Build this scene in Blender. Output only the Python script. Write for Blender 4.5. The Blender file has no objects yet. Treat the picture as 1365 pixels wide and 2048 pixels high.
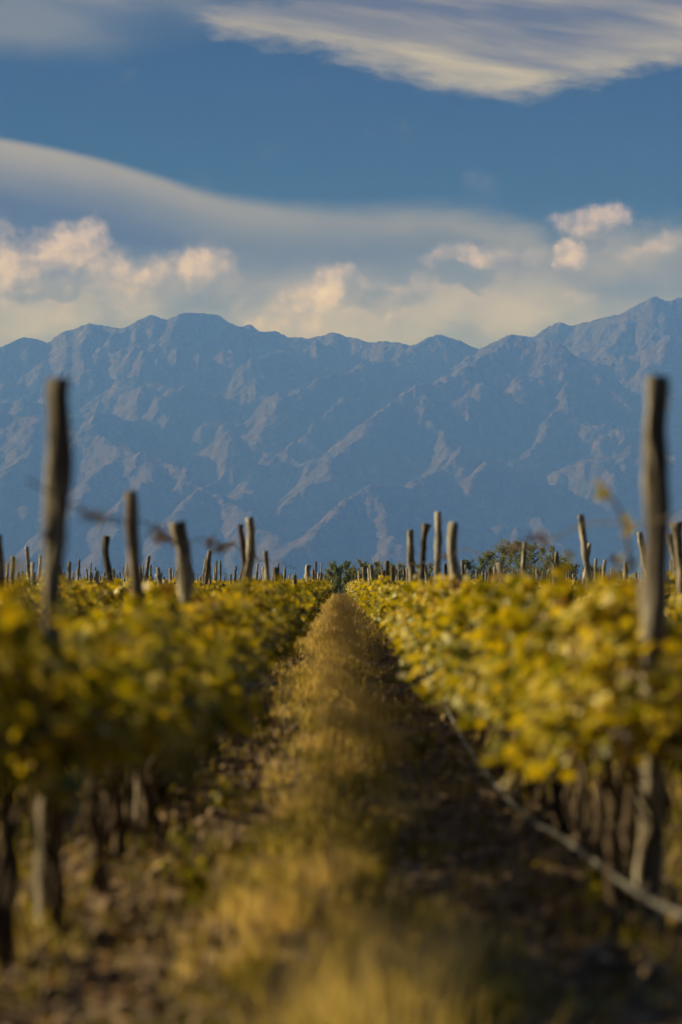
import bpy, math, random
import numpy as np
from mathutils import Vector, Matrix

random.seed(7)
rng = np.random.default_rng(11)
scene = bpy.context.scene
col = scene.collection
F = 4835.0            # focal length in photograph pixels
HC = 1.41             # eye height
def at(px, py, d):
    """a point of the place seen at photograph pixel px, py at distance d"""
    return ((px - 679) / F * d, d, HC + (1160 - py) / F * d)

# ------------------------------------------------------------------ camera
cam = bpy.data.cameras.new("camera")
cam.sensor_fit = 'VERTICAL'; cam.sensor_height = 36; cam.lens = 85
cam.clip_start = 0.1; cam.clip_end = 90000
cam.dof.use_dof = True
cam.dof.focus_distance = 360
cam.dof.aperture_fstop = 1.65
cam.dof.aperture_blades = 0
co = bpy.data.objects.new("camera", cam); col.objects.link(co)
co.location = (0, 0, HC)
co.rotation_euler = (math.pi/2 + math.atan(136/F), 0, -3.5/F)
scene.camera = co

# ------------------------------------------------------------------ sun
SUN_EL = math.radians(23.2); SUN_AZ = math.radians(-70)       # azimuth from +Y, clockwise
sd = Vector((math.sin(SUN_AZ)*math.cos(SUN_EL), math.cos(SUN_AZ)*math.cos(SUN_EL), math.sin(SUN_EL)))
sl = bpy.data.lights.new("sun", 'SUN'); sl.energy = 5.0; sl.angle = math.radians(0.5); sl.color = (1.0, 0.89, 0.82)
so = bpy.data.objects.new("sun", sl); col.objects.link(so)
so.rotation_euler = sd.to_track_quat('Z', 'Y').to_euler()
so.location = (0, 0, 50)

scene.view_settings.view_transform = 'Standard'
scene.view_settings.look = 'None'
scene.view_settings.exposure = 0.6
scene.view_settings.gamma = 1
c = scene.cycles
c.use_denoising = True
c.volume_bounces = 0
c.max_bounces = 6; c.diffuse_bounces = 3; c.glossy_bounces = 2; c.transmission_bounces = 3
c.transparent_max_bounces = 8
c.sample_clamp_indirect = 4.0

# ------------------------------------------------------------------ node helper
class NT:
    def __init__(s, nt): s.nt = nt; s.N = nt.nodes; s.L = nt.links
    def n(s, t, **k):
        o = s.N.new(t)
        for a, b in k.items(): setattr(o, a, b)
        return o
    def put(s, sock, v):
        if isinstance(v, bpy.types.NodeSocket): s.L.new(v, sock)
        elif v is not None: sock.default_value = v
    def m(s, op, a, b=None, c_=None, clamp=False):
        o = s.n('ShaderNodeMath', operation=op, use_clamp=clamp)
        s.put(o.inputs[0], a)
        if b is not None: s.put(o.inputs[1], b)
        if c_ is not None: s.put(o.inputs[2], c_)
        return o.outputs[0]
    def ss(s, v, a, b, lo=0.0, hi=1.0):      # smooth step
        o = s.n('ShaderNodeMapRange', interpolation_type='SMOOTHSTEP')
        s.put(o.inputs[0], v); s.put(o.inputs[1], a); s.put(o.inputs[2], b); s.put(o.inputs[3], lo); s.put(o.inputs[4], hi)
        return o.outputs[0]
    def comb(s, x, y, z=0.0):
        o = s.n('ShaderNodeCombineXYZ'); s.put(o.inputs[0], x); s.put(o.inputs[1], y); s.put(o.inputs[2], z); return o.outputs[0]
    def noise(s, v, sc, det=6.0, rough=0.55, dist=0.0, out=0, lac=2.0):
        o = s.n('ShaderNodeTexNoise'); s.put(o.inputs['Vector'], v)
        o.inputs['Scale'].default_value = sc; o.inputs['Detail'].default_value = det
        o.inputs['Roughness'].default_value = rough; o.inputs['Distortion'].default_value = dist; o.inputs['Lacunarity'].default_value = lac
        return o.outputs[out]
    def curve(s, v, pts):                    # pts in 0..1
        o = s.n('ShaderNodeFloatCurve'); cu = o.mapping.curves[0]
        while len(cu.points) < len(pts): cu.points.new(0.5, 0.5)
        for p, q in zip(cu.points, pts): p.location = q; p.handle_type = 'AUTO_CLAMPED'
        o.mapping.update(); s.put(o.inputs['Value'], v); return o.outputs[0]
    def mix(s, f, a, b, blend='MIX'):
        o = s.n('ShaderNodeMix', data_type='RGBA', blend_type=blend)
        s.put(o.inputs['Factor'], f); s.put(o.inputs['A'], a); s.put(o.inputs['B'], b); return o.outputs['Result']
    def ramp(s, f, stops):
        o = s.n('ShaderNodeValToRGB'); r = o.color_ramp
        while len(r.elements) < len(stops): r.elements.new(0.5)
        for e, (p, cc) in zip(r.elements, stops): e.position = p; e.color = (*cc, 1)
        s.put(o.inputs[0], f); return o.outputs[0]
    def bump(s, h, strength, dist):
        o = s.n('ShaderNodeBump'); o.inputs['Strength'].default_value = strength; o.inputs['Distance'].default_value = dist
        s.put(o.inputs['Height'], h); return o.outputs[0]
def rgb(r, g, b):
    f = lambda u: (u/255/12.92) if u <= 10.3 else ((u/255+0.055)/1.055)**2.4
    return (f(r), f(g), f(b), 1)

# ------------------------------------------------------------------ sky with clouds (by direction)
world = bpy.data.worlds.new("World"); scene.world = world; world.use_nodes = True
w = NT(world.node_tree); w.N.clear()
tc = w.n('ShaderNodeTexCoord'); sep = w.n('ShaderNodeSeparateXYZ'); w.L.new(tc.outputs['Generated'], sep.inputs[0])
dx, dy, dz = sep.outputs
az = w.m('ARCTAN2', dx, dy)                       # 0 straight ahead
el = w.m('ARCSINE', dz)
U = w.m('MULTIPLY', az, F/1365)                   # one unit = width of the view
V = w.m('MULTIPLY', el, F/1365)
U = w.m('ADD', U, 679/1365)                       # 0 .. 1 across the view ahead
Yp = w.m('SUBTRACT', 1160/1365, V)                # 0 at the top of the view, .85 at the horizon
def pxs(pts): return [(x/1365/2+0.25, y/1365) for x, y in pts]      # curve domain covers U = -0.5 .. 1.5
Un = w.m('ADD', w.m('MULTIPLY', U, 0.5), 0.25)
P = w.comb(U, Yp)
sky = w.n('ShaderNodeTexSky', sky_type='NISHITA'); sky.sun_disc = False
sky.sun_elevation = SUN_EL; sky.sun_rotation = SUN_AZ % (2*math.pi); sky.air_density = 1.0; sky.dust_density = 0.3; sky.ozone_density = 2.5
SKY_TINT = (0.0, 0.062, 0.03, 1)
skyc = w.mix(1.0, sky.outputs[0], SKY_TINT, 'MULTIPLY')
skyc = w.mix(w.ss(el, 0.3, 0.9), skyc, w.mix(1.0, sky.outputs[0], (0.25, 0.30, 0.38, 1), 'MULTIPLY'))
ahead = w.ss(w.m('ABSOLUTE', az), 1.1, 0.6)

warp = w.noise(P, 9.0, 8, 0.6, out=1)
ws = w.n('ShaderNodeSeparateColor'); w.L.new(warp, ws.inputs[0])
wx = w.m('SUBTRACT', ws.outputs[0], 0.5); wy = w.m('SUBTRACT', ws.outputs[1], 0.5)
fine = w.noise(w.comb(w.m('MULTIPLY', U, 14), w.m('MULTIPLY', Yp, 34)), 1.0, 9, 0.62)     # wispy
finec = w.m('SUBTRACT', fine, 0.5)
slope = w.m('ADD', Yp, w.m('MULTIPLY', U, -0.16))
streak = w.noise(w.comb(w.m('MULTIPLY', U, 2.2), w.m('MULTIPLY', slope, 22)), 1.0, 6, 0.55, dist=0.3)
soft = w.noise(w.comb(w.m('MULTIPLY', U, 2.4), w.m('MULTIPLY', slope, 7)), 1.0, 4, 0.5)
CS = 1.0
def gc(v, warm=1.0): return v
# tall lens cloud, upper right
low = w.curve(Un, pxs([(-682, 60), (340, 52), (368, 62), (450, 96), (640, 126), (760, 164), (860, 192), (970, 216), (1100, 208), (1200, 182), (1300, 164), (1365, 150), (1600, 90), (2047, 60)]))
up = w.curve(Un, [(a, b + 0.35) for a, b in pxs([(-682, 50), (340, 52), (380, 42), (450, 18), (560, 2), (700, -60), (900, -200), (1365, -300), (1700, -200), (2047, 40)])])
up = w.m('SUBTRACT', up, 0.35)
yw = w.m('ADD', Yp, w.m('MULTIPLY', finec, 0.065))
m1 = w.m('MULTIPLY', w.ss(w.m('SUBTRACT', low, yw), -0.006, 0.034), w.ss(w.m('SUBTRACT', yw, up), -0.004, 0.03))
d1 = w.m('SUBTRACT', low, Yp)
b1 = w.m('ADD', w.m('SUBTRACT', w.ss(d1, 0.10, 0.0, 0.0, 0.32), 0.0), w.m('MULTIPLY', w.m('SUBTRACT', streak, 0.45), 1.3))
c1 = w.ramp(b1, [(0.0, rgb(92, 96, 108)[:3]), (0.22, rgb(138, 135, 138)[:3]), (0.6, rgb(206, 196, 186)[:3])])
# thin veil, upper left
vl = w.curve(Un, pxs([(-682, 160), (0, 138), (150, 138), (300, 118), (420, 96), (520, 50), (700, 4), (2047, 0)]))
m2 = w.m('MULTIPLY', w.ss(w.m('SUBTRACT', vl, w.m('ADD', Yp, w.m('MULTIPLY', finec, 0.03))), -0.015, 0.05), w.ss(w.m('ADD', soft, w.ss(U, 0.32, 0.0, 0.0, 0.35)), 0.42, 0.75, 0.25, 0.95))
c2 = w.ramp(streak, [(0.2, rgb(92, 106, 128)[:3]), (0.8, rgb(142, 142, 150)[:3])])
# long smooth bank over the mountains
tb = w.curve(Un, pxs([(-682, 200), (-100, 268), (0, 286), (120, 306), (220, 328), (320, 355), (420, 384), (520, 398), (640, 406), (740, 408), (860, 403), (960, 418), (1050, 436), (1130, 466), (1230, 460), (1365, 442), (1700, 400), (2047, 380)]))
edge = w.ss(U, 0.1, 0.85, 0.010, 0.045)
d3 = w.m('SUBTRACT', w.m('ADD', Yp, w.m('MULTIPLY', finec, w.ss(U, 0.2, 0.9, 0.004, 0.05))), tb)
m3 = w.ss(w.m('DIVIDE', d3, edge), -0.3, 1.2)
b3 = w.m('ADD', w.ss(d3, 0.11, 0.004, 0.0, 0.62), w.m('MULTIPLY', w.m('SUBTRACT', soft, 0.5), 0.55))
b3 = w.m('ADD', b3, w.ss(Yp, 0.34, 0.50, 0.0, 0.35))
c3 = w.ramp(b3, [(0.0, rgb(66, 72, 80)[:3]), (0.35, rgb(118, 116, 116)[:3]), (0.75, rgb(172, 162, 156)[:3])])
# puffy clouds just above the ridge
pw = w.comb(w.m('ADD', U, w.m('MULTIPLY', wx, 0.13)), w.m('ADD', Yp, w.m('MULTIPLY', wy, 0.12)))
sp = w.n('ShaderNodeSeparateXYZ'); w.L.new(pw, sp.inputs[0])
billow = w.noise(P, 12.0, 9, 0.55)
big_n = w.noise(w.comb(w.m('MULTIPLY', U, 5), w.m('MULTIPLY', Yp, 11)), 1.0, 8, 0.58)
def blobs(L, lo=0.0, hi=1.4, shade=0.0):
    tot = None; lit = None
    for (x, y, rx, ry, a) in L:
        ex = w.m('DIVIDE', w.m('SUBTRACT', sp.outputs[0], x/1365), rx/1365); ey = w.m('DIVIDE', w.m('SUBTRACT', sp.outputs[1], y/1365), ry/1365)
        r2 = w.m('ADD', w.m('MULTIPLY', ex, ex), w.m('MULTIPLY', ey, ey))
        g = w.m('MULTIPLY', w.ss(r2, hi, lo), a)
        if shade: g = w.m('MULTIPLY', g, w.ss(w.m('ADD', w.m('MULTIPLY', ex, 0.6), w.m('MULTIPLY', ey, 0.8)), 1.1, -0.5, 1-shade, 1.0))  # painted shading: each puff dims towards its lower right
        tot = g if tot is None else w.m('MAXIMUM', tot, g)
    return tot
puffs = [(150, 512, 100, 48, 1), (5, 550, 105, 75, 1), (95, 590, 80, 40, .7), (240, 575, 95, 60, .85), (395, 555, 85, 50, .9), (150, 610, 110, 30, .45),
         (670, 590, 110, 50, .95), (560, 650, 90, 26, .6), (800, 600, 80, 52, .9), (720, 660, 190, 36, .6), (985, 515, 90, 34, .8), (880, 520, 60, 26, .8), (900, 575, 90, 26, .6), (1205, 462, 88, 42, .95), (1132, 514, 40, 34, 1.15), (1310, 500, 90, 24, .55), (1165, 606, 44, 18, .55),
         (1040, 530, 90, 40, .35), (480, 600, 130, 22, .35), (-160, 560, 140, 60, 1), (1560, 560, 150, 60, .9)]
tot = blobs(puffs, 0.0, 2.0, 0.4)
darks = blobs([(912, 546, 70, 26, 1), (765, 590, 80, 36, .85), (700, 600, 30, 16, .6), (105, 580, 90, 22, .8), (60, 575, 30, 34, .6), (800, 525, 60, 22, .5), (500, 530, 90, 24, .4)], 0.1, 1.5)
m4 = w.ss(w.m('ADD', tot, w.m('MULTIPLY', w.m('SUBTRACT', billow, 0.5), 1.25)), 0.08, 1.0)
warm = blobs([(40, 640, 190, 80, .9), (230, 600, 160, 60, .6), (740, 640, 260, 80, 1), (960, 600, 260, 90, .75), (520, 560, 180, 50, .35), (1180, 520, 160, 50, .5), (1250, 640, 250, 60, .4)], 0.0, 1.3)
b_off = w.noise(w.comb(w.m('ADD', U, 0.010), w.m('ADD', Yp, 0.010)), 12.0, 9, 0.55)
b4 = w.m('ADD', w.m('ADD', w.m('MULTIPLY', tot, 0.42), 0.12), w.m('ADD', w.m('MULTIPLY', w.m('SUBTRACT', billow, 0.45), 0.65), w.m('MULTIPLY', w.m('SUBTRACT', billow, b_off), 1.5)))  # relief lighting of the puffs, painted into their colour by offset noise
c4 = w.ramp(b4, [(0.10, rgb(150, 146, 146)[:3]), (0.42, rgb(182, 170, 156)[:3]), (0.66, rgb(222, 203, 178)[:3]), (0.95, rgb(255, 238, 212)[:3])])
haze_lo = w.ss(Yp, 0.35, 0.46)
grey = w.ramp(w.m('ADD', w.m('MULTIPLY', warm, 0.55), w.m('ADD', w.m('MULTIPLY', w.m('SUBTRACT', big_n, 0.34), 1.5), w.m('MULTIPLY', w.m('SUBTRACT', billow, 0.5), 0.7))), [(0.0, rgb(112, 116, 122)[:3]), (0.35, rgb(150, 147, 146)[:3]), (0.7, rgb(188, 178, 164)[:3]), (1.0, rgb(208, 194, 168)[:3])])
dk = w.m('MULTIPLY', w.ss(w.m('ADD', darks, w.m('MULTIPLY', w.m('SUBTRACT', big_n, 0.5), 1.4)), 0.05, 1.15), 0.72)
cc = w.mix(haze_lo, w.mix(1.0, c3, (6.5, 6.3, 5.6, 1), 'MULTIPLY'), w.mix(1.0, grey, (6.5, 6.1, 11.0, 1), 'MULTIPLY'))
cm = w.m('MAXIMUM', m3, 0.0)
CLOUD = 1.0
out = w.mix(w.m('MULTIPLY', w.m('MULTIPLY', m2, ahead), 0.9), skyc, w.mix(1.0, c2, (6.6, 6.2, 5.0, 1), 'MULTIPLY'))
out = w.mix(w.m('MULTIPLY', w.m('MULTIPLY', m1, ahead), 0.97), out, w.mix(1.0, c1, (6.6, 6.2, 5.0, 1), 'MULTIPLY'))
out = w.mix(w.m('MULTIPLY', w.m('MULTIPLY', cm, ahead), 0.97), out, cc)
out = w.mix(w.m('MULTIPLY', w.m('MULTIPLY', m4, ahead), 0.95), out, w.mix(1.0, c4, (6.5, 6.0, 11.5, 1), 'MULTIPLY'))
out = w.mix(w.m('MULTIPLY', dk, ahead), out, w.mix(1.0, rgb(104, 112, 124), (6.5, 6.0, 6.5, 1), 'MULTIPLY'))
bg = w.n('ShaderNodeBackground'); bg.inputs[1].default_value = 0.1
w.L.new(out, bg.inputs[0])
wo = w.n('ShaderNodeOutputWorld'); w.L.new(bg.outputs[0], wo.inputs[0])

# ------------------------------------------------------------------ mesh helpers
def mesh(name, V_, faces, mat=None, smooth=False, attr=None):
    """faces: (M,k) int array, or list of such arrays"""
    me = bpy.data.meshes.new(name)
    V_ = np.asarray(V_, np.float32).reshape(-1, 3)
    if not isinstance(faces, list): faces = [faces]
    faces = [np.asarray(f, np.int32) for f in faces if len(f)]
    loops = np.concatenate([f.ravel() for f in faces])
    sizes = np.concatenate([np.full(len(f), f.shape[1], np.int32) for f in faces])
    starts = np.concatenate([[0], np.cumsum(sizes)[:-1]]).astype(np.int32)
    me.vertices.add(len(V_)); me.vertices.foreach_set('co', V_.ravel())
    me.loops.add(len(loops)); me.loops.foreach_set('vertex_index', loops)
    me.polygons.add(len(sizes)); me.polygons.foreach_set('loop_start', starts); me.polygons.foreach_set('loop_total', sizes)
    if smooth: me.polygons.foreach_set('use_smooth', np.ones(len(sizes), bool))
    me.update(calc_edges=True)
    if attr is not None:
        for an, av in attr.items():
            a = me.attributes.new(an, 'FLOAT', 'FACE'); a.data.foreach_set('value', np.asarray(av, np.float32))
    me.validate()
    if mat: me.materials.append(mat)
    return me
def obj(name, me, parent=None, loc=None, rz=0.0):
    o = bpy.data.objects.new(name, me); col.objects.link(o)
    if parent: o.parent = parent
    if loc is not None: o.location = loc
    if rz: o.rotation_euler = (0, 0, rz)
    return o
def tag(o, label=None, cat=None, group=None, kind=None):
    if label: o['label'] = label
    if cat: o['category'] = cat
    if group: o['group'] = group
    if kind: o['kind'] = kind
    return o
def perlin(x, y, seed=0):
    r = np.random.default_rng(seed); n = 256
    ang = r.random((n, n))*2*np.pi; gx, gy = np.cos(ang), np.sin(ang)
    xi = np.floor(x).astype(int); yi = np.floor(y).astype(int); xf = x-xi; yf = y-yi
    u = xf*xf*xf*(xf*(xf*6-15)+10); v = yf*yf*yf*(yf*(yf*6-15)+10)
    def g(a, b): return gx[(xi+a) % n, (yi+b) % n]*(xf-a) + gy[(xi+a) % n, (yi+b) % n]*(yf-b)
    return ((1-u)*(1-v)*g(0, 0) + u*(1-v)*g(1, 0) + (1-u)*v*g(0, 1) + u*v*g(1, 1))*1.5
def fbm(x, y, o=5, seed=0, gain=0.5):
    s = 0; a = 1
    for k in range(o): s = s + a*perlin(x*2**k, y*2**k, seed+k); a *= gain
    return s
def rfbm(x, y, o=5, seed=0, gain=0.5):
    s = 0; a = 1
    for k in range(o): s = s + a*(1-2*np.abs(perlin(x*2**k, y*2**k, seed+k))); a *= gain
    return s
def gridfaces(nr, nc):
    i = np.arange(nr*nc).reshape(nr, nc)
    return np.stack([i[:-1, :-1], i[:-1, 1:], i[1:, 1:], i[1:, :-1]], -1).reshape(-1, 4)
def tube(pts, rad, seg=8, rough=0.0, seed=0, cap=True, freq=3.0):
    """tapered tube along a polyline; returns verts, quads, tris"""
    pts = np.asarray(pts, float); n = len(pts); rad = np.broadcast_to(np.asarray(rad, float), (n,))
    t = np.gradient(pts, axis=0); t /= np.linalg.norm(t, axis=1)[:, None] + 1e-9
    ref = np.array([0, 1, 0.]) if abs(t[0][1]) < 0.8 else np.array([1., 0, 0])
    a = np.cross(t, ref); a /= np.linalg.norm(a, axis=1)[:, None] + 1e-9; b = np.cross(t, a)
    th = np.arange(seg)/seg*2*np.pi
    rr = np.ones((n, seg))
    if rough:
        L = np.cumsum(np.r_[0, np.linalg.norm(np.diff(pts, axis=0), axis=1)])
        rr = 1 + rough*fbm(np.cos(th)[None]*1.6 + 7.3 + L[:, None]*0.7, np.sin(th)[None]*1.6 + L[:, None]*freq + 3.1, 3, seed)
    R = rad[:, None]*rr
    V_ = pts[:, None] + a[:, None]*(np.cos(th)[None, :, None]*R[..., None]) + b[:, None]*(np.sin(th)[None, :, None]*R[..., None])
    i = np.arange(n*seg).reshape(n, seg); j = np.roll(i, -1, 1)
    q = np.stack([i[:-1], j[:-1], j[1:], i[1:]], -1).reshape(-1, 4)
    V_ = V_.reshape(-1, 3); tr = np.zeros((0, 3), int)
    if cap:
        top = pts[-1] + t[-1]*rad[-1]*0.12; V_ = np.vstack([V_, top[None], pts[0][None]])
        k = n*seg
        tr = np.vstack([np.stack([i[-1], j[-1], np.full(seg, k)], -1), np.stack([j[0], i[0], np.full(seg, k+1)], -1)])
    return V_, q, tr
class MB:
    def __init__(s): s.v = []; s.q = []; s.t = []; s.n = 0; s.aq = []; s.at = []
    def add(s, V_, q, t=None, a=0.5):
        s.v.append(V_)
        if q is not None and len(q): s.q.append(np.asarray(q)+s.n); s.aq.append(np.full(len(q), a))
        if t is not None and len(t): s.t.append(np.asarray(t)+s.n); s.at.append(np.full(len(t), a))
        s.n += len(V_)
    def build(s, name, mat, smooth=True):
        f = []; a = []
        if s.q: f.append(np.vstack(s.q)); a += s.aq
        if s.t: f.append(np.vstack(s.t)); a += s.at
        return mesh(name, np.vstack(s.v), f, mat, smooth, {'rnd': np.concatenate(a)})
def euler_mats(ax, ay, az_):
    cx, sx, cy, sy, cz, sz = np.cos(ax), np.sin(ax), np.cos(ay), np.sin(ay), np.cos(az_), np.sin(az_)
    M = np.empty((len(ax), 3, 3))
    M[:, 0, 0] = cz*cy; M[:, 0, 1] = cz*sy*sx - sz*cx; M[:, 0, 2] = cz*sy*cx + sz*sx
    M[:, 1, 0] = sz*cy; M[:, 1, 1] = sz*sy*sx + cz*cx; M[:, 1, 2] = sz*sy*cx - cz*sx
    M[:, 2, 0] = -sy;   M[:, 2, 1] = cy*sx;            M[:, 2, 2] = cy*cx
    return M
def scatter(tv, tf, pos, size, mats):
    """copies of a template (tv verts, tf faces)"""
    n = len(pos); k = len(tv)
    V_ = np.einsum('nij,kj->nki', mats, tv)*np.asarray(size)[:, None, None] + pos[:, None]
    Fc = (tf[None] + (np.arange(n)*k)[:, None, None]).reshape(-1, tf.shape[1])
    return V_.reshape(-1, 3), Fc

# ------------------------------------------------------------------ materials
def newmat(name):
    m = bpy.data.materials.new(name); m.use_nodes = True; k = NT(m.node_tree); k.N.clear()
    o = k.n('ShaderNodeOutputMaterial'); return m, k, o
def principled(k, base, rough=0.8, normal=None, spec=0.3):
    p = k.n('ShaderNodeBsdfPrincipled'); k.put(p.inputs['Base Color'], base); k.put(p.inputs['Roughness'], rough)
    p.inputs['Specular IOR Level'].default_value = spec
    if normal is not None: k.put(p.inputs['Normal'], normal)
    return p.outputs[0]
def leaf_mat(name, stops, trans=0.38, rough=0.46, spec=0.4):
    m, k, o = newmat(name)
    at_ = k.n('ShaderNodeAttribute', attribute_name='rnd'); oi = k.n('ShaderNodeObjectInfo')
    f = k.m('ADD', at_.outputs['Fac'], k.m('MULTIPLY', k.m('SUBTRACT', oi.outputs['Random'], 0.5), 0.22))
    colr = k.ramp(f, stops)
    g = k.n('ShaderNodeNewGeometry')
    nz = k.noise(g.outputs['Position'], 30.0, 3, 0.5)
    colr = k.mix(k.m('MULTIPLY', nz, 0.35), colr, k.mix(1.0, colr, (0.6, 0.55, 0.5, 1), 'MULTIPLY'))
    p = principled(k, colr, rough, spec=spec)
    t = k.n('ShaderNodeBsdfTranslucent'); k.put(t.inputs[0], k.mix(1.0, colr, (1.25, 1.15, 0.5, 1), 'MULTIPLY'))
    mx = k.n('ShaderNodeMixShader'); mx.inputs[0].default_value = trans
    k.L.new(p, mx.inputs[1]); k.L.new(t.outputs[0], mx.inputs[2]); k.L.new(mx.outputs[0], o.inputs[0]); return m
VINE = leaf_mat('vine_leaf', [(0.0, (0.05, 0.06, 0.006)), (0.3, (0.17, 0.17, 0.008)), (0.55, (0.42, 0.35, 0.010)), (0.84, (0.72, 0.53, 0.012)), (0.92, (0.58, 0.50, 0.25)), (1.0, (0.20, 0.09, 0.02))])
GRASS = leaf_mat('grass_blade', [(0.0, (0.12, 0.11, 0.015)), (0.35, (0.30, 0.26, 0.03)), (0.6, (0.52, 0.40, 0.12)), (1.0, (0.74, 0.57, 0.32))], 0.45, 0.7, 0.2)
TREELEAF = leaf_mat('tree_leaf', [(0.0, (0.08, 0.13, 0.05)), (0.5, (0.17, 0.24, 0.08)), (0.85, (0.36, 0.30, 0.08)), (1.0, (0.42, 0.30, 0.09))], 0.3, 0.6, 0.2)
def wood_mat(name, a, b, c3_, scale=1.0):
    m, k, o = newmat(name)
    t = k.n('ShaderNodeTexCoord'); mp = k.n('ShaderNodeMapping'); k.L.new(t.outputs['Object'], mp.inputs[0]); mp.inputs['Scale'].default_value = (26*scale, 26*scale, 2.2*scale)
    oi = k.n('ShaderNodeObjectInfo'); k.put(mp.inputs['Location'], k.comb(k.m('MULTIPLY', oi.outputs['Random'], 50), 0.0, 0.0))
    grain = k.noise(mp.outputs[0], 1.0, 8, 0.62, 0.6)
    blot = k.noise(t.outputs['Object'], 4.0*scale, 4, 0.6)
    f = k.m('ADD', k.m('MULTIPLY', grain, 0.75), k.m('MULTIPLY', blot, 0.35))
    f = k.m('ADD', f, k.m('MULTIPLY', k.m('SUBTRACT', oi.outputs['Random'], 0.5), 0.15))
    base = k.ramp(f, [(0.36, a), (0.5, b), (0.68, c3_)])
    k.L.new(principled(k, base, 0.85, k.bump(grain, 0.9, 0.02), 0.2), o.inputs[0]); return m
POST = wood_mat('weathered_post', (0.035, 0.026, 0.020), (0.19, 0.16, 0.135), (0.56, 0.51, 0.45))
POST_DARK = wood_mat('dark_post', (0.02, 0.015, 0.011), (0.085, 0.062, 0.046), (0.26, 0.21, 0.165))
BARK = wood_mat('vine_bark', (0.014, 0.009, 0.006), (0.05, 0.032, 0.022), (0.14, 0.10, 0.075), 1.6)
TRUNK = wood_mat('tree_bark', (0.05, 0.045, 0.04), (0.14, 0.13, 0.11), (0.25, 0.23, 0.20), 0.3)
def plain_mat(name, base, rough=0.6, bumpy=0.0, sc=40.0):
    m, k, o = newmat(name); t = k.n('ShaderNodeTexCoord'); nz = k.noise(t.outputs['Object'], sc, 5, 0.6)
    b = k.mix(k.m('MULTIPLY', nz, 0.7), (*base, 1), (base[0]*0.45, base[1]*0.42, base[2]*0.4, 1))
    k.L.new(principled(k, b, rough, k.bump(nz, bumpy, 0.01) if bumpy else None), o.inputs[0]); return m
HOSE = plain_mat('dusty_hose', (0.125, 0.12, 0.12), 0.6, 0.3)
WIRE = plain_mat('rusty_wire', (0.10, 0.065, 0.045), 0.7)
CLOD = plain_mat('soil_clod', (0.26, 0.18, 0.125), 0.95, 0.8, 18.0)

# soil
SOIL, k, o = newmat('tilled_soil')
g = k.n('ShaderNodeNewGeometry'); pos = g.outputs['Position']
n1 = k.noise(pos, 1.7, 6, 0.6); n2 = k.noise(pos, 11.0, 8, 0.7); n3 = k.noise(pos, 45.0, 4, 0.7)
base = k.ramp(k.m('ADD', k.m('MULTIPLY', n2, 0.6), k.m('MULTIPLY', n1, 0.4)), [(0.36, (0.05, 0.033, 0.022)), (0.5, (0.16, 0.108, 0.072)), (0.62, (0.36, 0.26, 0.18))])
spx = k.n('ShaderNodeSeparateXYZ'); k.L.new(pos, spx.inputs[0])
far_ = k.ss(spx.outputs[1], 190, 420)
base = k.mix(far_, base, k.ramp(k.noise(pos, 0.01, 6, 0.6), [(0.35, (0.05, 0.06, 0.025)), (0.65, (0.13, 0.11, 0.06))]))
k.L.new(principled(k, base, 0.95, k.bump(k.m('ADD', n2, k.m('MULTIPLY', n3, 0.4)), 0.9, 0.05), 0.15), o.inputs[0])

# mountain rock and scrub
ROCK, k, o = newmat('mountain_rock')
g = k.n('ShaderNodeNewGeometry'); pos = g.outputs['Position']
mp = k.n('ShaderNodeMapping'); k.L.new(pos, mp.inputs[0]); mp.inputs['Scale'].default_value = (0.001, 0.001, 0.001)
a1 = k.noise(mp.outputs[0], 1.3, 8, 0.6); a2 = k.noise(mp.outputs[0], 9.0, 8, 0.65); 
sn = k.n('ShaderNodeSeparateXYZ'); k.L.new(g.outputs['Normal'], sn.inputs[0])
steep = k.ss(sn.outputs[2], 0.86, 0.62)
rockc = k.ramp(a2, [(0.35, (0.06, 0.042, 0.04)), (0.55, (0.10, 0.07, 0.062)), (0.7, (0.20, 0.13, 0.11))])
scrub = k.ramp(a2, [(0.35, (0.055, 0.042, 0.042)), (0.65, (0.09, 0.07, 0.064))])
f = k.m('MULTIPLY', steep, k.ss(a1, 0.40, 0.62))
base = k.mix(f, scrub, rockc)
mb = k.noise(mp.outputs[0], 14.0, 9, 0.68)
k.L.new(principled(k, base, 0.95, k.bump(mb, 0.9, 85.0), 0.05), o.inputs[0])

# ------------------------------------------------------------------ ground
def ground_z(x, y):
    berm = 0.05*np.exp(-(((np.abs(x)-1.2+1.15) % 2.3 - 1.15)/0.33)**2)
    near = 1/(1+np.exp((y-130)/20))
    z = berm + near*(0.035*fbm(x*2.6, y*2.6, 4, 3, 0.6) + 0.016*fbm(x*1.5, y*9, 2, 9))
    t = np.clip((y-196)/170, 0, 1)
    return z - 1.75*t*t*(3-2*t)
xs = np.arange(0, 2.65, 0.045); st = 0.06
xl = list(xs)
while xl[-1] < 16000: xl.append(xl[-1] + st); st *= 1.17
xs = np.array([-v for v in xl[:0:-1]] + xl)
yl = list(np.arange(-3, 5, 0.5)) + list(np.arange(5, 20, 0.05)); st = 0.055
while yl[-1] < 33000: yl.append(yl[-1] + st); st *= 1.022
ys = np.array(yl)
X, Y = np.meshgrid(xs, ys)
GV = np.stack([X, Y, ground_z(X, Y)], -1)
tag(obj('ground', mesh('ground', GV, gridfaces(len(ys), len(xs)), SOIL, True)), kind='structure')

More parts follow.
